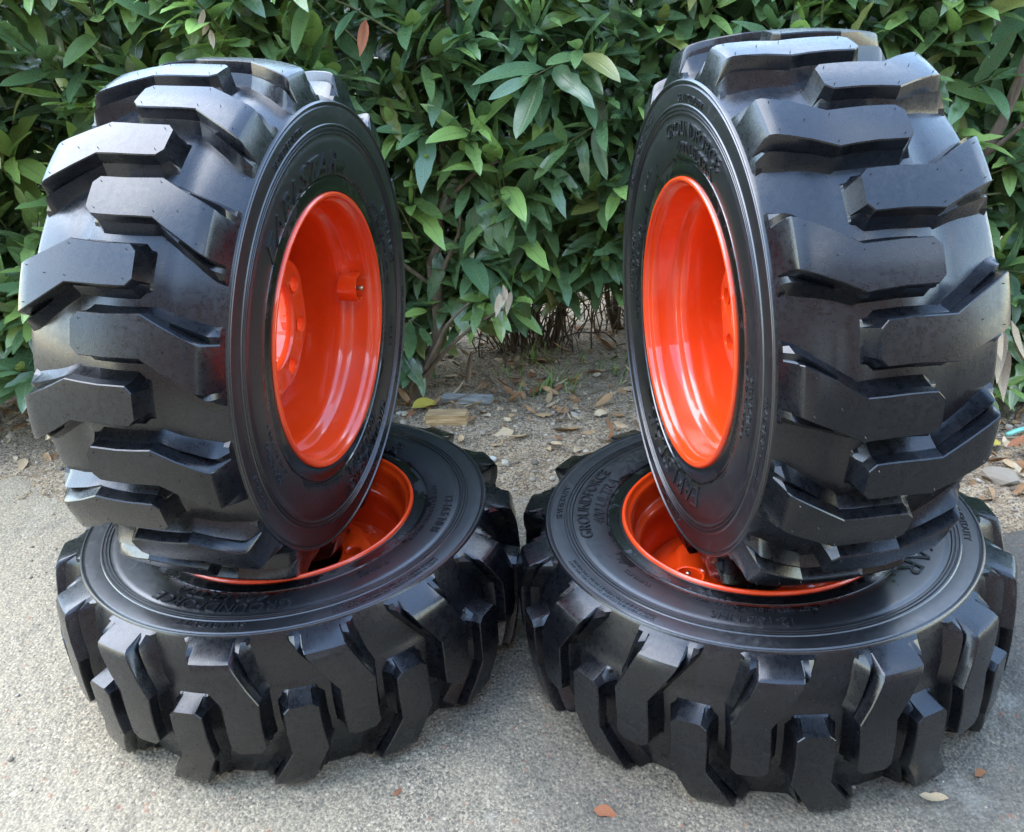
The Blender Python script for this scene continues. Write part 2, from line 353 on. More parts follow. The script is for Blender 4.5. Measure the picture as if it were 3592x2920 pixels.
def lug_mesh(side):
    # stations along the lug: axial position, centre angle, half angle (degrees), step widths (mm) on both flanks
    ST = [(.126, -.2, 4.3, 13, 12), (.1225, -.4, 4.4, 12.5, 11.5), (.117, -.75, 4.4, 11.5, 10.5), (.105, -1.6, 4.3, 9.5, 8.5), (.08, -3.4, 4.05, 5, 4.2), (.052, -5.6, 3.8, .6, .6),
          (.03, -5.45, 3.7, .1, .1), (.005, -5.3, 3.65, .1, .1), (-.02, -5.35, 3.65, .1, .1), (-.031, -5.4, 3.6, .1, .1), (-.0395, -5.4, 2.4, .1, .1)]
    V, F = [], []
    def ring(wz, ph, hw, s1, s2, mode):
        rc, rf = r_carc(wz), r_face(wz); H = rf-rc; mm = math.degrees(.001/.40)
        out = []
        L = [(-hw-(14+s1)*mm, -.003), (-hw-(7.5+s1)*mm, .0042), (-hw-(2.4+.75*s1)*mm, H*(.46+.012*s1)), (-hw-(1.7+.12*s1)*mm, H*(.5-.006*s1)), (-hw-(1.2+.08*s1)*mm, H*.7), (-hw-.25*mm, H*.955), (-hw+1.0*mm, H)]
        Rr = [(hw-1.0*mm, H), (hw+.25*mm, H*.955), (hw+(1.2+.08*s2)*mm, H*.7), (hw+(1.7+.12*s2)*mm, H*(.5-.006*s2)), (hw+(2.4+.75*s2)*mm, H*(.46+.012*s2)), (hw+(7.5+s2)*mm, .0042), (hw+(14+s2)*mm, -.003)]
        mid = [(-hw*.33, H), (hw*.33, H)]
        for dphi, h in L+mid+Rr:
            out.append((wz, ph+dphi, rc+h))
        return out
    rings = [ring(*s, 0) for s in ST]
    # end rings drop to the carcass
    first = rings[0]; n = len(first)
    e0a = [(.1335, p, min(r, r_carc(.1335)+.0075)) for (_, p, r) in first]
    e0b = [(.1372, p*1.02, r_carc(.1372)-.004) for (_, p, r) in first]
    last = rings[-1]; cen = ST[-1][1]
    e1a = [(-.0455, cen+(p-cen)*.97, min(r, r_carc(.045)+.0035)) for (_, p, r) in last]
    e1b = [(-.0500, cen+(p-cen)*1.0, r_carc(.05)-.004) for (_, p, r) in last]
    rings = [e0b, e0a]+rings+[e1a, e1b]
    for rg in rings:
        for (wz, p, r) in rg:
            a = math.radians(p); V.append((r*math.cos(a), r*math.sin(a), wz*side))
    for i in range(len(rings)-1):
        for k in range(n-1):
            q = (i*n+k, i*n+k+1, (i+1)*n+k+1, (i+1)*n+k); F.append(q if side < 0 else q[::-1])
    # moulding vent nubs
    for (wz, p, hw) in ((.112, -1.1, 3.2), (.112, -1.1, -3.2), (.052, -5.6, 2.7), (.052, -5.6, -2.7), (-.028, -5.4, 2.5), (-.028, -5.4, -2.5), (.082, -3.2, 0)):
        a = math.radians(p+hw); r = r_face(wz)-.001; b0 = len(V); c = Vector((r*math.cos(a), r*math.sin(a), wz*side)); rad = Vector((math.cos(a), math.sin(a), 0)); tan = Vector((-math.sin(a), math.cos(a), 0)); ax = Vector((0, 0, 1))
        for k in range(5): q = 2*PI*k/5; V.append(c+.0009*(math.cos(q)*tan+math.sin(q)*ax))
        V.append(c+rad*.0042+tan*random.uniform(-.0015, .0015))
        for k in range(5): F.append((b0+k, b0+(k+1) % 5, b0+5))
    me = mesh('tread_lug', V, F, True, 24)
    return me
lugP, lugN = lug_mesh(1), lug_mesh(-1)
# mould seam along the crown of the lugs is part of the carcass lettering set below
# rim barrel
RB = [(.126, .2262), (.1325, .2262), (.1360, .2250), (.1372, .2225), (.1362, .2198), (.132, .2178), (.1275, .2165), (.125, .2125), (.121, .2098), (.112, .2085), (.088, .2062), (.0815, .2035), (.0765, .1965), (.071, .1928), (.06, .1915), (.02, .1902), (0, .19)]
barrel_me = revolve('rim_barrel', ([(-a, b) for a, b in RB[:-1]] + RB[::-1])[::-1], 160, sharp=50)
BOLT_W = .026
def disc_mesh():
    V, F = [], []; SEG = 64
    def add_rev(prof, scal=False):
        b = len(V); n = len(prof)
        for i in range(SEG):
            a = 2*PI*i/SEG
            for (wz, r, s) in prof:
                rr = r*(1+s*math.cos(8*a)); V.append((rr*math.cos(a), rr*math.sin(a), wz))
        for i in range(SEG):
            j = (i+1) % SEG
            for k in range(n-1): F.append((b+i*n+k, b+j*n+k, b+j*n+k+1, b+i*n+k+1))
    r0, r1 = .087, .117
    add_rev([(.012, .0755, 0), (.0225, .0765, 0), (.0255, .0795, 0), (BOLT_W, r0, 0)])
    add_rev([(BOLT_W, r1, 0), (.0264, .1215, .012), (.0255, .1275, .03), (.021, .133, .035), (.0125, .139, .02), (.004, .149, .006), (-.004, .161, 0), (-.011, .174, 0), (-.014, .184, 0), (-.015, .1915, 0)])
    add_rev([(.012, .0755, 0), (.014, .086, 0)]); add_rev([(.014, .1175, 0), (.012, .125, .02), (-.006, .149, 0), (-.022, .176, 0), (-.026, .1915, 0)])
    for s in range(8):
        a0 = s*PI/4; sq = []
        for k in range(8): sq.append((r1, -PI/8+PI/4*k/8))
        for k in range(4): sq.append((r1+(r0-r1)*k/4, PI/8))
        for k in range(8): sq.append((r0, PI/8-PI/4*k/8))
        for k in range(4): sq.append((r0+(r1-r0)*k/4, -PI/8))
        b = len(V)
        for r, p in sq: V.append((r*math.cos(a0+p), r*math.sin(a0+p), BOLT_W))
        c = Vector((.1016*math.cos(a0), .1016*math.sin(a0), BOLT_W)); er = Vector((math.cos(a0), math.sin(a0), 0)); et = Vector((-math.sin(a0), math.cos(a0), 0))
        angs = [math.atan2(.1016*math.sin(p), (r-.1016)*1.0) for r, p in sq]
        for rad, dz in ((.0172, .0022), (.0136, .0), (.0136, -.03)):
            for q in angs: V.append(c+rad*(math.cos(q)*er+math.sin(q)*et)+Vector((0, 0, dz)))
        for L in range(3):
            for k in range(24):
                k2 = (k+1) % 24; F.append((b+24*L+k, b+24*L+k2, b+24*(L+1)+k2, b+24*(L+1)+k))
    me = mesh('rim_disc', V, F, True, 40)
    bm = bmesh.new(); bm.from_mesh(me); bmesh.ops.remove_doubles(bm, verts=bm.verts, dist=1e-5); bmesh.ops.recalc_face_normals(bm, faces=bm.faces); bm.to_mesh(me); bm.free()
    me.set_sharp_from_angle(angle=math.radians(40)); return me
disc_me = disc_mesh()
def guard_mesh():
    V, F = [], []; R0, R1 = .025, .022; N = 18
    # half tube bulging towards the wheel axis (-x local), standing on the barrel at r ~ .19
    sec = [(.1985, 1)] + [None]*0
    outer, inner = [], []
    for k in range(N+1):
        q = -PI/2+PI*k/N
        outer.append((.186-.021*math.cos(q), R0*math.sin(q))); inner.append((.186-.018*math.cos(q), R1*math.sin(q)))
    outer = [(.205, -R0)]+outer+[(.205, R0)]; inner = [(.205, -R1)]+inner+[(.205, R1)]
    loop = outer+inner[::-1]; n = len(loop); w0 = .074
    for wz, cut in ((w0, 0), (.11, 1)):
        for (x, y) in loop:
            z = wz if not cut else wz-.022*max(0, (x-.16)/.045)*.2
            V.append((x, y, z))
    for k in range(n): k2 = (k+1) % n; F.append((k, k2, n+k2, n+k))
    m = len(outer)
    for base, rev in ((0, False), (n, True)):
        for k in range(m-1):
            q = (base+k, base+k+1, base+n-2-k, base+n-1-k); F.append(q if not rev else q[::-1])
    return mesh('valve_guard', V, F, True, 35)
guard_me = guard_mesh()
def stem_mesh():
    prof = [(.07, .0001), (.07, .0038), (.086, .0038), (.087, .0052), (.093, .0052), (.0935, .0042), (.099, .0042), (.0995, .005), (.109, .005), (.111, .004), (.112, .0001)]
    me = revolve('valve_stem', prof, 16, sharp=40)
    for v_ in me.vertices: v_.co.x += .189; v_.co.z += .004
    return me
stem_me = stem_mesh()
# lettering --------------------------------------------------------
_txt = {}
def text_mesh(s, height, bevel=.0, extrude=.0008, shear=0.0):
    cu = bpy.data.curves.new('lettering', 'FONT'); cu.body = s; cu.size = 1.0; cu.shear = shear; cu.resolution_u = 3
    o = bpy.data.objects.new('tmp', cu); COL.objects.link(o); dg = bpy.context.evaluated_depsgraph_get(); dg.update()
    me = bpy.data.meshes.new_from_object(o.evaluated_get(dg)); bpy.data.objects.remove(o); bpy.data.curves.remove(cu)
    # split long edges, thicken to a raised letter
    bm = bmesh.new(); bm.from_mesh(me)
    bmesh.ops.remove_doubles(bm, verts=bm.verts, dist=1e-4)
    for f in bm.faces:
        if f.normal.z < 0: f.normal_flip()
    geo = bmesh.ops.extrude_face_region(bm, geom=list(bm.faces)); top = [g for g in geo['geom'] if isinstance(g, bmesh.types.BMVert)]
    for v_ in bm.verts: v_.co.z = 0.0
    for v_ in top: v_.co.z = 1.0
    bmesh.ops.recalc_face_normals(bm, faces=bm.faces)
    bm.to_mesh(me); bm.free(); return me
def r2w(r):
    pts = sorted([(p[1], p[0]) for p in CARC[9:]]); return float(np.interp(r, [p[0] for p in pts], [p[1] for p in pts]))
def arc_text(s, start, end, r0, h, relief=.0011, shear=0.0, outline=False):
    """text read clockwise from angle start to end (degrees), letters standing outwards from radius r0"""
    key = (s, start, end, r0, h)
    if key in _txt: return _txt[key]
    me = text_mesh(s, h, shear=shear); xs = [v_.co.x for v_ in me.vertices]; ys = [v_.co.y for v_ in me.vertices]
    x0, x1, ymax = min(xs), max(xs), max(ys)
    for v_ in me.vertices:
        p = math.radians(start+(end-start)*(v_.co.x-x0)/(x1-x0)); r = r0+h*v_.co.y/ymax
        v_.co = (r*math.cos(p), r*math.sin(p), r2w(r)-.0006+v_.co.z*(relief+.0006))
    me.name = 'lettering'; me.set_sharp_from_angle(angle=math.radians(30)); _txt[key] = me; return me
TEXTS = [('EARLSTAR', 48, -13, .2555, .033, .0014, .25), ('SEVEREDUTY', 29, 10.5, .3315, .0105, .0008, 0), ('SEVEREDUTY', -150, -168.5, .3315, .0105, .0008, 0),
         ('12-16.5 NHS', -60, -83, .286, .0155, .0010, 0), ('NOT FOR HIGHWAY SERVICE', -51, -90, .262, .0085, .0008, 0),
         ('GROUNDFORCE', -138, -184, .284, .021, .0014, .1), ('400 ULTRA', -146, -180, .257, .019, .0012, .2),
         ('12 PLY RATING', -241, -258, .283, .0105, .0008, 0), ('LOAD RANGE F', -238, -262, .266, .0065, .0006, 0), ('TRACTION', -243, -255, .335, .0085, .0007, 0),
         ('TUBELESS', -104, -116, .275, .0085, .0007, 0), ('SAFETY WARNING MOUNT ON APPROVED RIMS ONLY', -95, -128, .343, .0048, .0005, 0), ('SERIOUS INJURY MAY RESULT FROM TYRE FAILURE', -95, -128, .3355, .0048, .0005, 0)]
arrow_prof = [(-257, .3385), (-263, .3385), (-263, .336), (-266, .3395), (-263, .343), (-263, .3405), (-257, .3405)]
def arrow_mesh():
    V = []
    for z in (-.0006, .0008):
        for p, r in arrow_prof: a = math.radians(p); V.append((r*math.cos(a), r*math.sin(a), r2w(r)+z))
    n = len(arrow_prof); F = [tuple(range(n, 2*n))[::-1]]+[(k, (k+1) % n, n+(k+1) % n, n+k) for k in range(n)]
    return mesh('arrow', V, F, False)
arrow_me = arrow_mesh()
seam_me = None
def wheel(c, n, e1, phase, flip, text_rot, disc_rot, valve, base, label):
    c, n, e1, base = Vector(c), Vector(n).normalized(), Vector(e1), Vector(base)
    e1 = (e1-n*e1.dot(n)).normalized(); e2 = n.cross(e1)
    rot = Matrix(((e1.x, e2.x, n.x), (e1.y, e2.y, n.y), (e1.z, e2.z, n.z))).to_4x4()
    root = obj('loader_wheel', None); root.empty_display_size = .1
    root.matrix_world = Matrix.Translation(base) @ rot
    tag(root, label, 'wheel', 'orange loader wheels stacked in two pairs')
    off = Matrix.Translation(rot.to_3x3().transposed() @ (c-base))
    ty = obj('tyre', carcass_me, M['rubber_side'], root, off)
    fl = Matrix.Rotation(PI, 4, 'X') if flip else Matrix.Identity(4)
    for k in range(15):
        for sgn, ph in ((1, phase+24*k), (-1, phase+12+24*k)):
            me = (lugP if sgn > 0 else lugN) if not flip else (lugN if sgn > 0 else lugP)
            obj('lug', me, M['rubber_tread'], ty, Matrix.Rotation(math.radians(ph), 4, 'Z') @ fl)
    tr = Matrix.Rotation(math.radians(text_rot), 4, 'Z')
    for (s, a, b, r0, h, rel, sh) in TEXTS: obj('lettering', arc_text(s, a, b, r0, h, rel*1.7, sh), M['rubber_letter'], ty, tr)
    obj('arrow_mark', arrow_me, M['rubber_side'], ty, tr)
    rim = obj('rim', barrel_me, M['orange'], root, off)
    obj('disc', disc_me, M['orange'], rim, Matrix.Rotation(math.radians(disc_rot), 4, 'Z'))
    vr = Matrix.Rotation(math.radians(valve), 4, 'Z')
    obj('valve_guard', guard_me, M['orange'], rim, vr); obj('valve_stem', stem_me, M['brass'], rim, vr)
    return root
wheel((-.4162, 1.3723, .1388), (-.00903, .00097, .99996), (0, -1, 0), -6.1, True, 150, 3, 205, (-.415, 1.3722, 0), 'wheel lying flat on the asphalt at left, carrying an upright wheel')
wheel((.4139, 1.271, .1385), (-.02863, .00532, .99958), (0, -1, 0), -9.4, False, 56, 10, -47, (.418, 1.270, 0), 'wheel lying flat on the asphalt at right, valve stem showing in its rim')
wheel((-.4159, 1.3836, .6262), (.97401, -.21998, -.05406), (.05273, -.01191, .99854), 52.45, False, 0, -62, -86, (-.4379, 1.3886, .2096), 'upright wheel standing on the left flat wheel, valve and bolt holes visible')
wheel((.4089, 1.2889, .6285), (-.99388, -.11046, .00023), (0, 0, 1), -33, False, 158, 42, -95, (.4089, 1.2889, .2105), 'upright wheel standing on the right flat wheel, tread turned to the camera')

# ------------------------------------------------------------------ leaves
def leaf_template(width, droop, fold, twist, chew, seed, nst=9, cup=0):
    r = random.Random(seed); V, U = [], []
    for i in range(nst):
        t = i/(nst-1)
        hw = width*(math.sin(PI*min(1, t*.93+.035)**.86)**.8) if 0 < t < 1 else width*(.06 if t == 0 else .02)
        if t < .12: hw *= .35+t*5
        zc = -droop*t*t; tw = twist*t
        for s in (-1, 0, 1):
            e = hw*s
            if s and chew and r.random() < chew: e *= r.uniform(.55, .9)
            x = e*math.cos(tw); z = zc+abs(e)*fold+e*math.sin(tw)+(cup*e*e if s else 0)
            yy = t*math.cos(droop*t*.5)
            V.append((x, yy, z)); U.append(abs(s))
    F = []
    for i in range(nst-1):
        for k in range(2): a = i*3+k; F.append((a, a+1, a+4, a+3))
    return np.array(V, np.float32), np.array(F, np.int32), np.array(U, np.float32)
LT = [leaf_template(.145, .12, .32, .1, 0, 1), leaf_template(.165, .28, .22, -.15, .08, 2), leaf_template(.132, .05, .38, .25, .0, 3), leaf_template(.165, .45, .18, -.3, .25, 4), leaf_template(.148, .2, .42, .0, .25, 5), leaf_template(.172, -.12, .26, .12, .06, 6)]
YOUTH = (0.0, .35, .85)
def leaf_mesh(vi, yi):
    V, F, U = LT[vi]; D = np.stack([U, np.full(len(U), (vi*.17) % 1), np.full(len(U), YOUTH[yi])], 1)
    me = fast_mesh('leaf', V, F, D); me.materials.append(M['leaf']); return me
LEAFME = {}
def leaf_me(vi, yi):
    if (vi, yi) not in LEAFME: LEAFME[(vi, yi)] = leaf_mesh(vi, yi)
    return LEAFME[(vi, yi)]
def leaf_matrix(p, d, nrm, L):
    d = d/np.linalg.norm(d); x = np.cross(d, nrm); nx = np.linalg.norm(x)
    if nx < 1e-4: x = np.cross(d, [1, 0, .3]); nx = np.linalg.norm(x)
    x /= nx; z = np.cross(x, d)
    m = np.eye(4); m[:3, 0] = x*L; m[:3, 1] = d*L; m[:3, 2] = z*L; m[:3, 3] = p; return m
R3 = np.array(ROWS)
def project(p):
    q = R3 @ (np.asarray(p)-[0, 0, CAM_H]); return 1796+FPX*q[0]/q[2], 1460+FPX*q[1]/q[2], q[2]
def merge_leaves(name, items, mat, parent=None, T=LT):
    Vs, Fs, Ds = [], [], []; b = 0
    for (m, vi, yth, rn) in items:
        V, F, U = T[vi]; W = V @ m[:3, :3].T + m[:3, 3]
        Vs.append(W); Fs.append(F+b); Ds.append(np.stack([U, np.full(len(U), rn), np.full(len(U), yth)], 1)); b += len(V)
    me = fast_mesh(name, np.concatenate(Vs), np.concatenate(Fs), np.concatenate(Ds)); o = obj(name, me, mat, parent); o['kind'] = 'stuff'; return o
def hedge_low(x):
    return float(np.interp(x, [-2.2, -1.2, -.8, -.45, -.33, -.16, -.05, .1, .5, .75, 1.1, 1.25, 2.3], [.14, .17, .12, .04, .02, .18, .24, .27, .25, .24, .12, .04, .04]))
def hedge_front(x, z):
    return 2.28 + .10*math.sin(3.1*x+1.2)+.07*math.sin(5.3*z+2*x)+.05*math.sin(7.7*x-3*z) - .05*max(0, z-.6) - .1*max(0, .9*(x-1.0)) - .08*max(0, -x-.9)
def spray(p, t, rr, nl, L, young):
    """leaves of one twig tip at p pointing along t; list of (pos, dir, normal, length, youth) and the twig line"""
    t = t/np.linalg.norm(t); a = np.cross(t, [0, 0, 1.]); a /= np.linalg.norm(a)+1e-6; b = np.cross(a, t); out = []
    ph = rr.uniform(0, 6.28); tw = L*rr.uniform(.9, 1.4)
    for i in range(nl):
        s = i/max(1, nl-1); ph += 2.4+rr.uniform(-.3, .3)
        rad = math.cos(ph)*a+math.sin(ph)*b
        op = .35+.95*s+rr.uniform(-.15, .15)
        d = t*math.cos(op)+rad*math.sin(op)+np.array([0, 0, -.08-.55*s*rr.random()])
        pos = p-t*tw*s
        nrm = t*.5+np.array([0, -.25, .9])+rr.normal(0, .22, 3)
        LL = L*rr.uniform(.72, 1.12)*(.7 if i < 2 else 1)
        y = young*(1-.75*s) if rr.random() < .85 else young*.4
        out.append((pos+d/np.linalg.norm(d)*.006, d, nrm, LL, y))
    return out, (p-t*tw*1.6-np.array([0, -.02, .03]), p-t*tw*.6, p)
shr_def = [(-2.3, -.62), (-.62, .72), (.72, 2.4)]
SH_LABEL = ['laurel shrub with bright young shoots behind the left upright wheel', 'laurel shrub in the gap between the upright wheels with bare trunk', 'laurel shrub behind the right upright wheel with a bare slanting branch']
shrubs = []
for k, (xa, xb) in enumerate(shr_def):
    rr = np.random.default_rng(100+k)
    leaves, twigs = [], []
    ntip = int(540*(xb-xa))
    for i in range(ntip):
        x = rr.uniform(xa-.12, xb+.12); zl = hedge_low(x); z = zl+.06+(1.3-zl)*rr.random()
        dep = rr.exponential(.12) if rr.random() < .55 else rr.uniform(.1, .6)
        if z < .45: dep *= .6
        y = hedge_front(x, z)+dep+rr.uniform(-.07, .05)
        young = rr.uniform(.75, 1.0) if (rr.random() < (.62 if x < -.45 else .42) and dep < .3 and z > .3) else rr.uniform(0, .25)
        t = np.array([rr.normal(0, .55), -.75+rr.normal(0, .3), .45+rr.normal(0, .45)])
        if young > .5: t[2] += .35
        if z < zl+.25: t[2] = -.1+rr.normal(0, .4)
        lv, tw = spray(np.array([x, y, z]), t, rr, int(rr.integers(8, 13)), rr.uniform(.12, .178), young)
        leaves += lv; twigs.append(tw)
    if k == 2:
        for i in range(16):
            lv, tw = spray(np.array([rr.uniform(1.16, 1.5), rr.uniform(2.0, 2.12), rr.uniform(.08, .3)]), np.array([rr.normal(0, .4), -.5, -.1+rr.normal(0, .3)]), rr, 6, rr.uniform(.1, .14), rr.uniform(.2, .9)); leaves += lv; twigs.append(tw)
    # keep leaves clear of the wheels' space and the ground
    keep = []
    for (p, d, nn, L, yv) in leaves:
        tip = p+d/np.linalg.norm(d)*L
        if min(p[1], tip[1]) < 1.90 or min(p[2], tip[2]) < .015: continue
        if tip[2] < hedge_low(p[0])-.05 and p[0] < 1.1: continue
        if -.29 < (p[0]+tip[0])/2 < -.11 and .1 < p[2] < .56 and p[1] < 2.45 and rr.random() < .8: continue
        keep.append((leaf_matrix(p, d, nn, L), int(rr.integers(0, 6)), yv, rr.random(), p, L))
    # the 300 largest in view are separate leaves
    sc = []
    for i, (m, vi, yv, rn, p, L) in enumerate(keep):
        ux, uy, dz = project(p)
        vis = -60 < ux < 3650 and -60 < uy < 2000
        dep = p[1]-hedge_front(p[0], p[2])
        sc.append((L/dz-(dep*.08) if vis else -9, i))
    sc.sort(reverse=True); big = set(i for s, i in sc[:300] if s > -9)
    base = ((xa+xb)/2 if k != 1 else -.291, 2.4, 0)
    root = obj('laurel_shrub', None); root.location = base; root.empty_display_size = .2
    tag(root, SH_LABEL[k], 'shrub', 'laurel shrubs of the hedge'); inv = Matrix.Translation(-Vector(base))
    for i in big:
        m, vi, yv, rn, p, L = keep[i]; yi = 0 if yv < .2 else (1 if yv < .55 else 2)
        obj('leaf', leaf_me(vi, yi), None, root, inv @ Matrix(m.tolist()))
    rest = [(m, vi, yv, rn) for i, (m, vi, yv, rn, p, L) in enumerate(keep) if i not in big]
    fo = merge_leaves('foliage', rest, M['leaf'], root); fo.matrix_local = inv
    V, F = [], []
    for (a0, b0, c0) in twigs:
        if a0[2] < .0: continue
        vv, ff = tube([a0, b0, c0], [.0032, .0025, .0015], 5, False); o_ = len(V); V += vv; F += [tuple(q+o_ for q in f) for f in ff]
    to = obj('twigs', mesh('twigs', V, F), M['twig'], root, inv); to['kind'] = 'stuff'
    shrubs.append((root, inv))
def limb(idx, pts, r0, r1, name='branch', mat='bark'):
    root, inv = shrubs[idx]; P = smooth_path(pts, 5); n = len(P)
    rad = [(r0+(r1-r0)*i/(n-1))*(1+.1*math.sin(i*2.3)) for i in range(n)]
    V, F = tube(P, rad, 10); return obj(name, mesh(name, V, F), M[mat], root, inv)
limb(1, [(-.32, 2.40, -.03), (-.291, 2.4, .016), (-.246, 2.4, .112), (-.201, 2.4, .228), (-.2, 2.4, .341), (-.205, 2.4, .429), (-.176, 2.4, .495), (-.167, 2.4, .65), (-.137, 2.4, .796), (-.111, 2.4, .913), (-.105, 2.4, 1.101), (-.08, 2.45, 1.3)], .024, .006, 'trunk')
limb(1, [(-.2, 2.4, .3), (-.17, 2.37, .42), (-.12, 2.36, .52), (-.11, 2.36, .6)], .008, .004)
limb(1, [(-.17, 2.4, .56), (-.12, 2.37, .63), (-.067, 2.33, .684), (0, 2.3, .72)], .01, .004)
limb(1, [(-.27, 2.38, .08), (-.17, 2.33, .2), (-.08, 2.3, .28), (0, 2.27, .33)], .007, .003)
limb(1, [(-.2, 2.4, .36), (-.3, 2.35, .47), (-.34, 2.33, .6)], .007, .003)
limb(1, [(-.25, 2.36, .12), (-.2, 2.3, .22), (-.16, 2.26, .3), (-.1, 2.24, .36)], .007, .003)
limb(2, [(1.05, 2.42, -.02), (1.12, 2.34, .4), (1.209, 2.2, .683), (1.264, 2.19, .877), (1.32, 2.2, 1.2)], .022, .008, 'trunk')
limb(2, [(1.209, 2.2, .683), (1.25, 2.16, .74), (1.32, 2.13, .84)], .008, .004)
limb(2, [(1.24, 2.18, .8), (1.235, 2.15, .9), (1.24, 2.12, 1.0)], .005, .003)
limb(0, [(-1.45, 2.5, -.03), (-1.4, 2.47, .3), (-1.3, 2.45, .7), (-1.25, 2.42, 1.4)], .03, .008, 'trunk')
limb(0, [(-1.4, 2.46, .2), (-1.25, 2.36, .12), (-1.15, 2.3, .14)], .012, .005)

# greenery beyond the hedge
rr = np.random.default_rng(55); items = []
for i in range(5200):
    p = np.array([rr.uniform(-4.5, 4.5), 4.6+rr.exponential(.5), .1+1.7*rr.random()**1.2]); d = rr.normal(0, 1, 3); d[2] -= .3
    items.append((leaf_matrix(p, d, np.array([rr.normal(0, .4), -.4, .9]), rr.uniform(.12, .22)), int(rr.integers(0, 6)), rr.random(), rr.random()))
fo = merge_leaves('far_foliage', items, M['leaf_far']); tag(fo, 'sunlit greenery glimpsed through gaps behind the laurel hedge', 'foliage')

# bare twiggy shrubs under the hedge
def bare_shrub(x, y, n, spread, h, label, seed, leaves=0):
    rr = np.random.default_rng(seed); root = obj('bare_shrub', None); root.location = (x, y, 0); tag(root, label, 'shrub', 'twiggy shrubs behind the hedge')
    for i in range(7):
        a = rr.uniform(-1, 1); P = [(spread*.5*a, rr.uniform(-.05, .05), -.02), (spread*.7*a+rr.normal(0, .02), rr.normal(0, .03), h*.4), (spread*a*1.1+rr.normal(0, .05), rr.normal(0, .08), h)]
        V, F = tube(smooth_path(P, 4), list(np.linspace(.011, .005, 9)), 7); obj('stem', mesh('stem', V, F), M['bark'], root)
    V, F = [], []
    for i in range(n):
        x0 = rr.normal(0, spread*.55); y0 = rr.normal(0, .09); hh = h*rr.uniform(.25, .95); P = [(x0, y0, -.01)]
        q = np.array(P[0]); dr = np.array([rr.normal(0, .22), rr.normal(0, .2), 1.])
        for s in range(4): dr = dr+rr.normal(0, .22, 3); q = q+dr/np.linalg.norm(dr)*hh/4; P.append(tuple(q))
        vv, ff = tube(P, [.0034, .0028, .0024, .0018, .001], 4, False); o_ = len(V); V += vv; F += [tuple(k+o_ for k in f) for f in ff]
    o = obj('twigs', mesh('twigs', V, F), M['bark'], root); o['kind'] = 'stuff'
    if leaves:
        it = []
        for i in range(leaves):
            p = np.array([rr.normal(0, spread*.8), rr.normal(0, .12), h*rr.uniform(.35, 1.1)]); d = rr.normal(0, 1, 3)
            it.append((leaf_matrix(p, d, np.array([0, -.3, 1.]), rr.uniform(.018, .035)), int(rr.integers(0, 6)), rr.uniform(.2, .9), rr.random()))
        merge_leaves('foliage', it, M['leaf'], root)
bare_shrub(.07, 2.78, 110, .16, .42, 'dense bare brown twiggy clump under the hedge between the wheels', 21)
bare_shrub(.42, 2.92, 70, .22, .5, 'sparse twiggy shrub with tiny green leaves beside the right upright wheel', 22, 420)
bare_shrub(-.6, 3.0, 90, .3, .5, 'bare twiggy shrub hidden behind the trunk and left wheels', 23)

# ------------------------------------------------------------------ litter, pebbles, twigs
def ground_z(x, y):
    x = np.float64(x); y = np.float64(y); return float(max(road_z(x, y), soil_all(x, y)) if y < 2.15 else soil_all(x, y))
DT = [leaf_template(.22, .5, .5, .5, .2, 11, 7), leaf_template(.2, -.45, .6, -.4, .1, 12, 7), leaf_template(.25, .3, -.5, .3, .3, 13, 7), leaf_template(.16, -.6, .7, .8, .2, 14, 7), leaf_template(.28, .15, .35, -.2, .3, 15, 7)]
def lie(x, y, L, rr, tilt=.35, lift=.004):
    a = rr.uniform(0, 6.283); d = np.array([math.cos(a), math.sin(a), rr.normal(0, tilt*.6)]); nn = np.array([rr.normal(0, tilt), rr.normal(0, tilt), 1.])
    return leaf_matrix(np.array([x, y, ground_z(x, y)+lift+.12*L*rr.random()]), d, nn, L)
rr = np.random.default_rng(77); cand = []
def soil_pt():
    while True:
        x = rr.uniform(-1.9, 1.9); y = rr.uniform(1.35, 3.6)
        if y > edge_y(x)+.03+rr.exponential(.05): return x, y
for i in range(4200):
    x, y = soil_pt()
    w_ = .25+.75*math.exp(-((y-2.5)/.28)**2) + (.8 if x > .95 else 0) - (.25 if y < edge_y(x)+.25 and x < .9 else 0)
    if rr.random() > w_: continue
    L = rr.uniform(.018, .045) if rr.random() < .72 else rr.uniform(.045, .075); cand.append((lie(x, y, L, rr), int(rr.integers(0, 5)), 0., rr.random(), x, y, L))
vis = []
for lo, hi in ((-1.5, -1.08), (-.22, .5), (1.02, 1.4)):
    vis += sorted((i for i, c in enumerate(cand) if lo < c[4] < hi and c[5] < 2.75), key=lambda i: -cand[i][6]/cand[i][5]**1.3)[:20]
visset = set(vis)
merge_leaves('leaf_litter', [c[:4] for i, c in enumerate(cand) if i not in visset], M['dry_leaf'], None, DT)
tag(bpy.data.objects['leaf_litter'], 'brown and tan leaf litter covering the soil under the hedge', 'leaf litter')
dme = {}
def dry_me(vi, mat):
    if (vi, mat) not in dme:
        V, F, U = DT[vi]; me = fast_mesh('fallen_leaf', V, F, np.stack([U, np.full(len(U), .2*vi), np.zeros(len(U))], 1)); me.materials.append(M[mat]); dme[(vi, mat)] = me
    return dme[(vi, mat)]
for i in vis:
    m, vi, _, rn, x, y, L = cand[i]; o = obj('fallen_leaf', dry_me(vi, 'dry_leaf')); o.matrix_world = Matrix(m.tolist())
    if x > .9: tag(o, 'dry tan fallen leaf lying on the soil beside the right wheels', 'leaf', 'dry leaves beside the right wheels')
    elif x < -.9: tag(o, 'dry fallen leaf lying on the soil beside the left wheels', 'leaf', 'dry leaves beside the left wheels')
    else: tag(o, 'dry fallen leaf lying on the soil seen between the two wheel stacks', 'leaf', 'dry leaves between the wheel stacks')
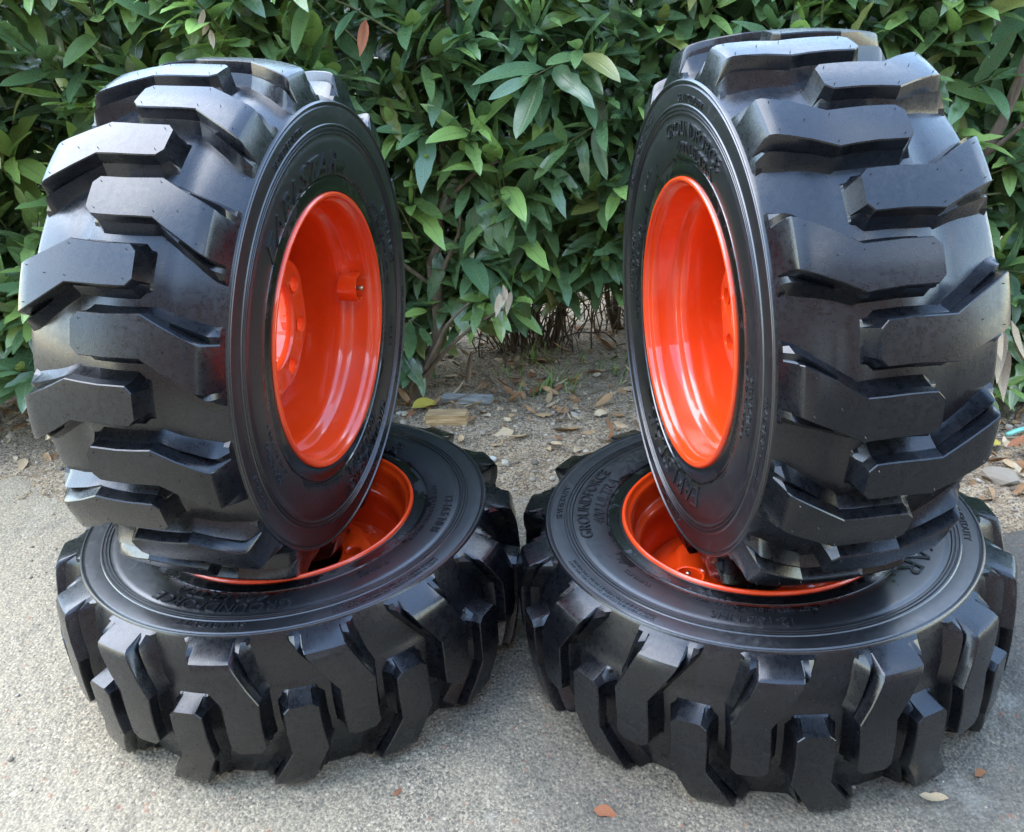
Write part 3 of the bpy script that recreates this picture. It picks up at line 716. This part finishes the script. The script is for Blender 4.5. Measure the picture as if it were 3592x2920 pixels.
def named_leaf(x, y, L, ang, vi, mat, label, lift=.004):
    d = np.array([math.cos(ang), math.sin(ang), .05]); m = leaf_matrix(np.array([x, y, ground_z(x, y)+lift]), d, np.array([.1, -.15, 1.]), L)
    o = obj('fallen_leaf', dry_me(vi, mat)); o.matrix_world = Matrix(m.tolist()); tag(o, label, 'leaf')
named_leaf(.09, .9, .036, -.3, 4, 'brown_leaf', 'brown fallen leaf on the asphalt at the bottom centre')
named_leaf(.57, .885, .04, -.7, 1, 'dry_leaf', 'narrow tan leaf on the asphalt below the right flat wheel')
named_leaf(.665, .91, .024, .4, 4, 'dry_leaf', 'small ochre leaf scrap on the asphalt right of the right flat wheel')
named_leaf(-.215, .945, .022, 1.0, 2, 'brown_leaf', 'tiny orange leaf scrap on the asphalt in front of the left flat wheel')
named_leaf(-.29, 2.28, .085, .5, 4, 'yellow_leaf', 'yellow fallen leaf beside the wood block at the trunk foot', .02)
named_leaf(-.36, 2.24, .06, 2.0, 4, 'yellow_leaf', 'pale yellow fallen leaf nearest the left upright wheel', .015)
named_leaf(1.12, 1.86, .1, 0.2, 4, 'yellow_leaf', 'yellow green leaf lying behind the right upright wheel', .03)
named_leaf(1.2, 1.83, .095, .1, 3, 'brown_leaf', 'red brown curled leaf lying behind the right upright wheel', .03)
named_leaf(.1, 1.76, .05, .7, 4, 'yellow_leaf', 'small yellow leaf on the bare soil between the flat wheels', .008)
# pebbles
def pebble_template(seed):
    r = random.Random(seed); bm = bmesh.new(); bmesh.ops.create_icosphere(bm, subdivisions=1, radius=.5)
    for v_ in bm.verts: v_.co = Vector((v_.co.x*r.uniform(.8, 1.25), v_.co.y*r.uniform(.65, 1.0), v_.co.z*r.uniform(.45, .75)))
    V = np.array([v_.co[:] for v_ in bm.verts], np.float32); F = np.array([[v_.index for v_ in f.verts] for f in bm.faces], np.int32); bm.free()
    return V, F, np.ones(len(V), np.float32)
PT = [pebble_template(s) for s in range(6)]
def rotz_mat(p, s, a, tx=0):
    m = np.eye(4); c, q = math.cos(a), math.sin(a); m[:3, :3] = np.array([[c, -q, 0], [q, c, 0], [0, 0, 1]])@np.array([[1, 0, 0], [0, math.cos(tx), -math.sin(tx)], [0, math.sin(tx), math.cos(tx)]])*s; m[:3, 3] = p; return m
it = []
for i in range(8500):
    x, y = soil_pt()
    if y > edge_y(x)+.55 and rr.random() < .7: continue
    s = .003+rr.exponential(.006); s = min(s, .034); it.append((rotz_mat((x, y, ground_z(x, y)+s*.12), s, rr.uniform(0, 6.28), rr.normal(0, .4)), int(rr.integers(0, 6)), 0., rr.random()))
for i in range(1500):
    x = rr.uniform(-1.5, 1.35); y = rr.uniform(.8, edge_y(x)+.05); s = .0022+rr.exponential(.0016); it.append((rotz_mat((x, y, ground_z(x, y)+s*.15), s, rr.uniform(0, 6.28)), int(rr.integers(0, 6)), 0., rr.random()))
g = merge_leaves('gravel', it, M['stone'], None, PT); tag(g, 'loose pebbles and grit along the asphalt edge and soil', 'gravel')
# twigs and bark chips on the soil
V, F = [], []
for i in range(260):
    x, y = soil_pt()
    if y > 3.0: continue
    a = rr.uniform(0, 6.28); L = rr.uniform(.03, .17); P = []
    for s in range(4):
        xx = x+math.cos(a)*L*s/3+rr.normal(0, .005); yy = y+math.sin(a)*L*s/3+rr.normal(0, .005); P.append((xx, yy, ground_z(xx, yy)+.006+.01*rr.random()))
    r_ = rr.uniform(.0012, .004); vv, ff = tube(P, [r_, r_, r_*.8, r_*.5], 5); o_ = len(V); V += vv; F += [tuple(k+o_ for k in f) for f in ff]
o = obj('fallen_twigs', mesh('fallen_twigs', V, F), M['deadwood']); tag(o, 'scattered dead twigs lying on the soil', 'twigs', kind='stuff')
# grass sprouts
V, F = [], []
for (gx, gy, cnt, sp, hh) in ((.13, 2.42, 34, .08, .08), (.3, 2.55, 26, .12, .05), (.09, 2.62, 14, .05, .09), (.42, 2.6, 22, .1, .045), (1.25, 2.1, 20, .1, .06), (-.02, 2.55, 10, .08, .05)):
    for i in range(cnt):
        x = gx+rr.normal(0, sp*.5); y = gy+rr.normal(0, sp*.4); z = ground_z(x, y)-.004; h = hh*rr.uniform(.5, 1.2); a = rr.uniform(0, 6.28); b = rr.uniform(.2, 1.0)*h; wd = .0028
        cx, sx_ = math.cos(a), math.sin(a); o_ = len(V)
        for t_, ww in ((0, 1), (.35, .9), (.7, .6), (1, .08)):
            px, py, pz = x+cx*b*t_*t_, y+sx_*b*t_*t_, z+h*(t_-.25*t_*t_)
            V += [(px-sx_*wd*ww, py+cx*wd*ww, pz), (px+sx_*wd*ww, py-cx*wd*ww, pz)]
        for s in range(3): F.append((o_+2*s, o_+2*s+1, o_+2*s+3, o_+2*s+2))
gm = NT('sprout_green').set(color=(.17, .28, .06), rough=.55)
o = obj('grass_sprouts', mesh('grass_sprouts', V, F), gm); tag(o, 'thin green grass sprouts growing from the soil under the hedge', 'grass', kind='stuff')

# ------------------------------------------------------------------ single things on the ground and in the hedge
def chunk(name, size, loc, rz, mat, label, cat, seed, rx=0.0, jitter=.08):
    r = random.Random(seed); bm = bmesh.new(); bmesh.ops.create_cube(bm, size=1)
    bmesh.ops.subdivide_edges(bm, edges=bm.edges, cuts=2, use_grid_fill=True)
    for v_ in bm.verts: v_.co = Vector((v_.co.x*size[0]*(1+r.uniform(-.03, .03)), v_.co.y*size[1]*(1+r.uniform(-jitter, jitter)), v_.co.z*size[2]*(1+r.uniform(-jitter, jitter))))
    me = bpy.data.meshes.new(name); bm.to_mesh(me); bm.free()
    o = obj(name, me, mat); o.location = loc; o.rotation_euler = (rx, 0, rz); tag(o, label, cat); return o
chunk('wood_block', (.115, .045, .032), (-.185, 2.215, ground_z(-.185, 2.215)+.014), -.12, M['wood'], 'short split wood block lying at the foot of the trunk', 'wood', 3)
chunk('plank', (.15, .035, .016), (-.13, 2.345, ground_z(-.13, 2.345)+.014), -.22, M['greywood'], 'weathered grey plank lying behind the wood block', 'plank', 4, .1)
def rock(x, y, s, label, seed, mat='stone', flat=.6):
    r = random.Random(seed); bm = bmesh.new(); bmesh.ops.create_icosphere(bm, subdivisions=2, radius=.5)
    for v_ in bm.verts: v_.co = v_.co*(1+r.uniform(-.14, .14)); v_.co.z *= flat
    me = bpy.data.meshes.new('stone'); bm.to_mesh(me); bm.free()
    o = obj('stone', me, M[mat]); o.location = (x, y, ground_z(x, y)+s*flat*.3); o.scale = (s, s*.8, s); o.rotation_euler = (0, 0, r.uniform(0, 6)); tag(o, label, 'stone')
rock(-1.44, 2.47, .07, 'pale rounded stone at the far left edge beside the left upright wheel', 1, 'paper', .8)
rock(1.13, 1.72, .09, 'flat grey stone among dry leaves beside the right wheels', 2, 'stone', .35)
rock(1.27, 1.78, .11, 'large pale flat stone among dry leaves at the right edge', 3, 'paper', .3)
rock(-.06, 1.99, .03, 'small pale stone on the bare soil behind the left flat wheel', 4, 'paper')
rock(.46, 2.85, .045, 'small grey stone under the hedge beside the right upright wheel', 5)
V, F = tube(smooth_path([(1.26, 1.93, .035), (1.32, 1.95, .04), (1.45, 1.97, .03), (1.7, 2.0, .02)], 4), [.0065]*13, 10)
o = obj('garden_hose', mesh('garden_hose', V, F), M['hose']); tag(o, 'pale teal hose end lying on the soil at the right edge', 'hose')
V, F = tube(smooth_path([(-.135, 2.5, -.02), (-.13, 2.5, .04), (-.114, 2.5, .115)], 3), [.009, .009, .0085, .008, .008, .007, .004], 8)
o = obj('stake', mesh('stake', V, F), M['deadwood']); tag(o, 'short broken grey stake stuck in the soil beside the trunk', 'stake')
V, F = tube(smooth_path([(-.28, 2.33, .02), (-.2, 2.32, .03), (-.12, 2.36, .035), (-.06, 2.42, .07)], 3), list(np.linspace(.006, .002, 10)), 6)
o = obj('fallen_branch', mesh('fallen_branch', V, F), M['bark']); tag(o, 'thin dark fallen branch lying across the soil at the trunk foot', 'branch')
def hang(pts, L, vi, mat, label):
    root = obj('dead_leaf_cluster', None); p0 = Vector(pts[0]); root.location = p0; tag(root, label, 'dead leaf')
    r_ = np.random.default_rng(int(abs(p0.x*1000)))
    for p in pts:
        m = leaf_matrix(np.array(p), np.array([r_.normal(0, .2), r_.normal(0, .15)-.1, -1.]), np.array([r_.normal(0, .4), -1., .2]), L*r_.uniform(.8, 1.1))
        obj('leaf', dry_me(vi, mat), None, root, Matrix.Translation(-p0) @ Matrix(m.tolist()))
hang([(-.262, 2.0, 1.075)], .085, 3, 'brown_leaf', 'reddish brown dead leaf hanging in the hedge right of the left upright wheel')
hang([(-.60, 2.02, 1.11), (-.596, 2.02, 1.085), (-.594, 2.015, 1.07)], .04, 3, 'pale_leaf', 'shrivelled pale leaf scrap hanging above the left upright wheel')
hang([(1.2, 2.0, .34), (1.215, 1.99, .33), (1.23, 1.99, .3), (1.25, 2.0, .32), (1.24, 1.985, .26)], .13, 3, 'pale_leaf', 'hanging bunch of pale withered leaves behind the right upright wheel')
hang([(-.005, 2.2, .42), (.005, 2.19, .41), (.015, 2.2, .4), (-.015, 2.19, .4)], .065, 3, 'pale_leaf', 'hanging bunch of withered leaves beside the trunk between the wheels')
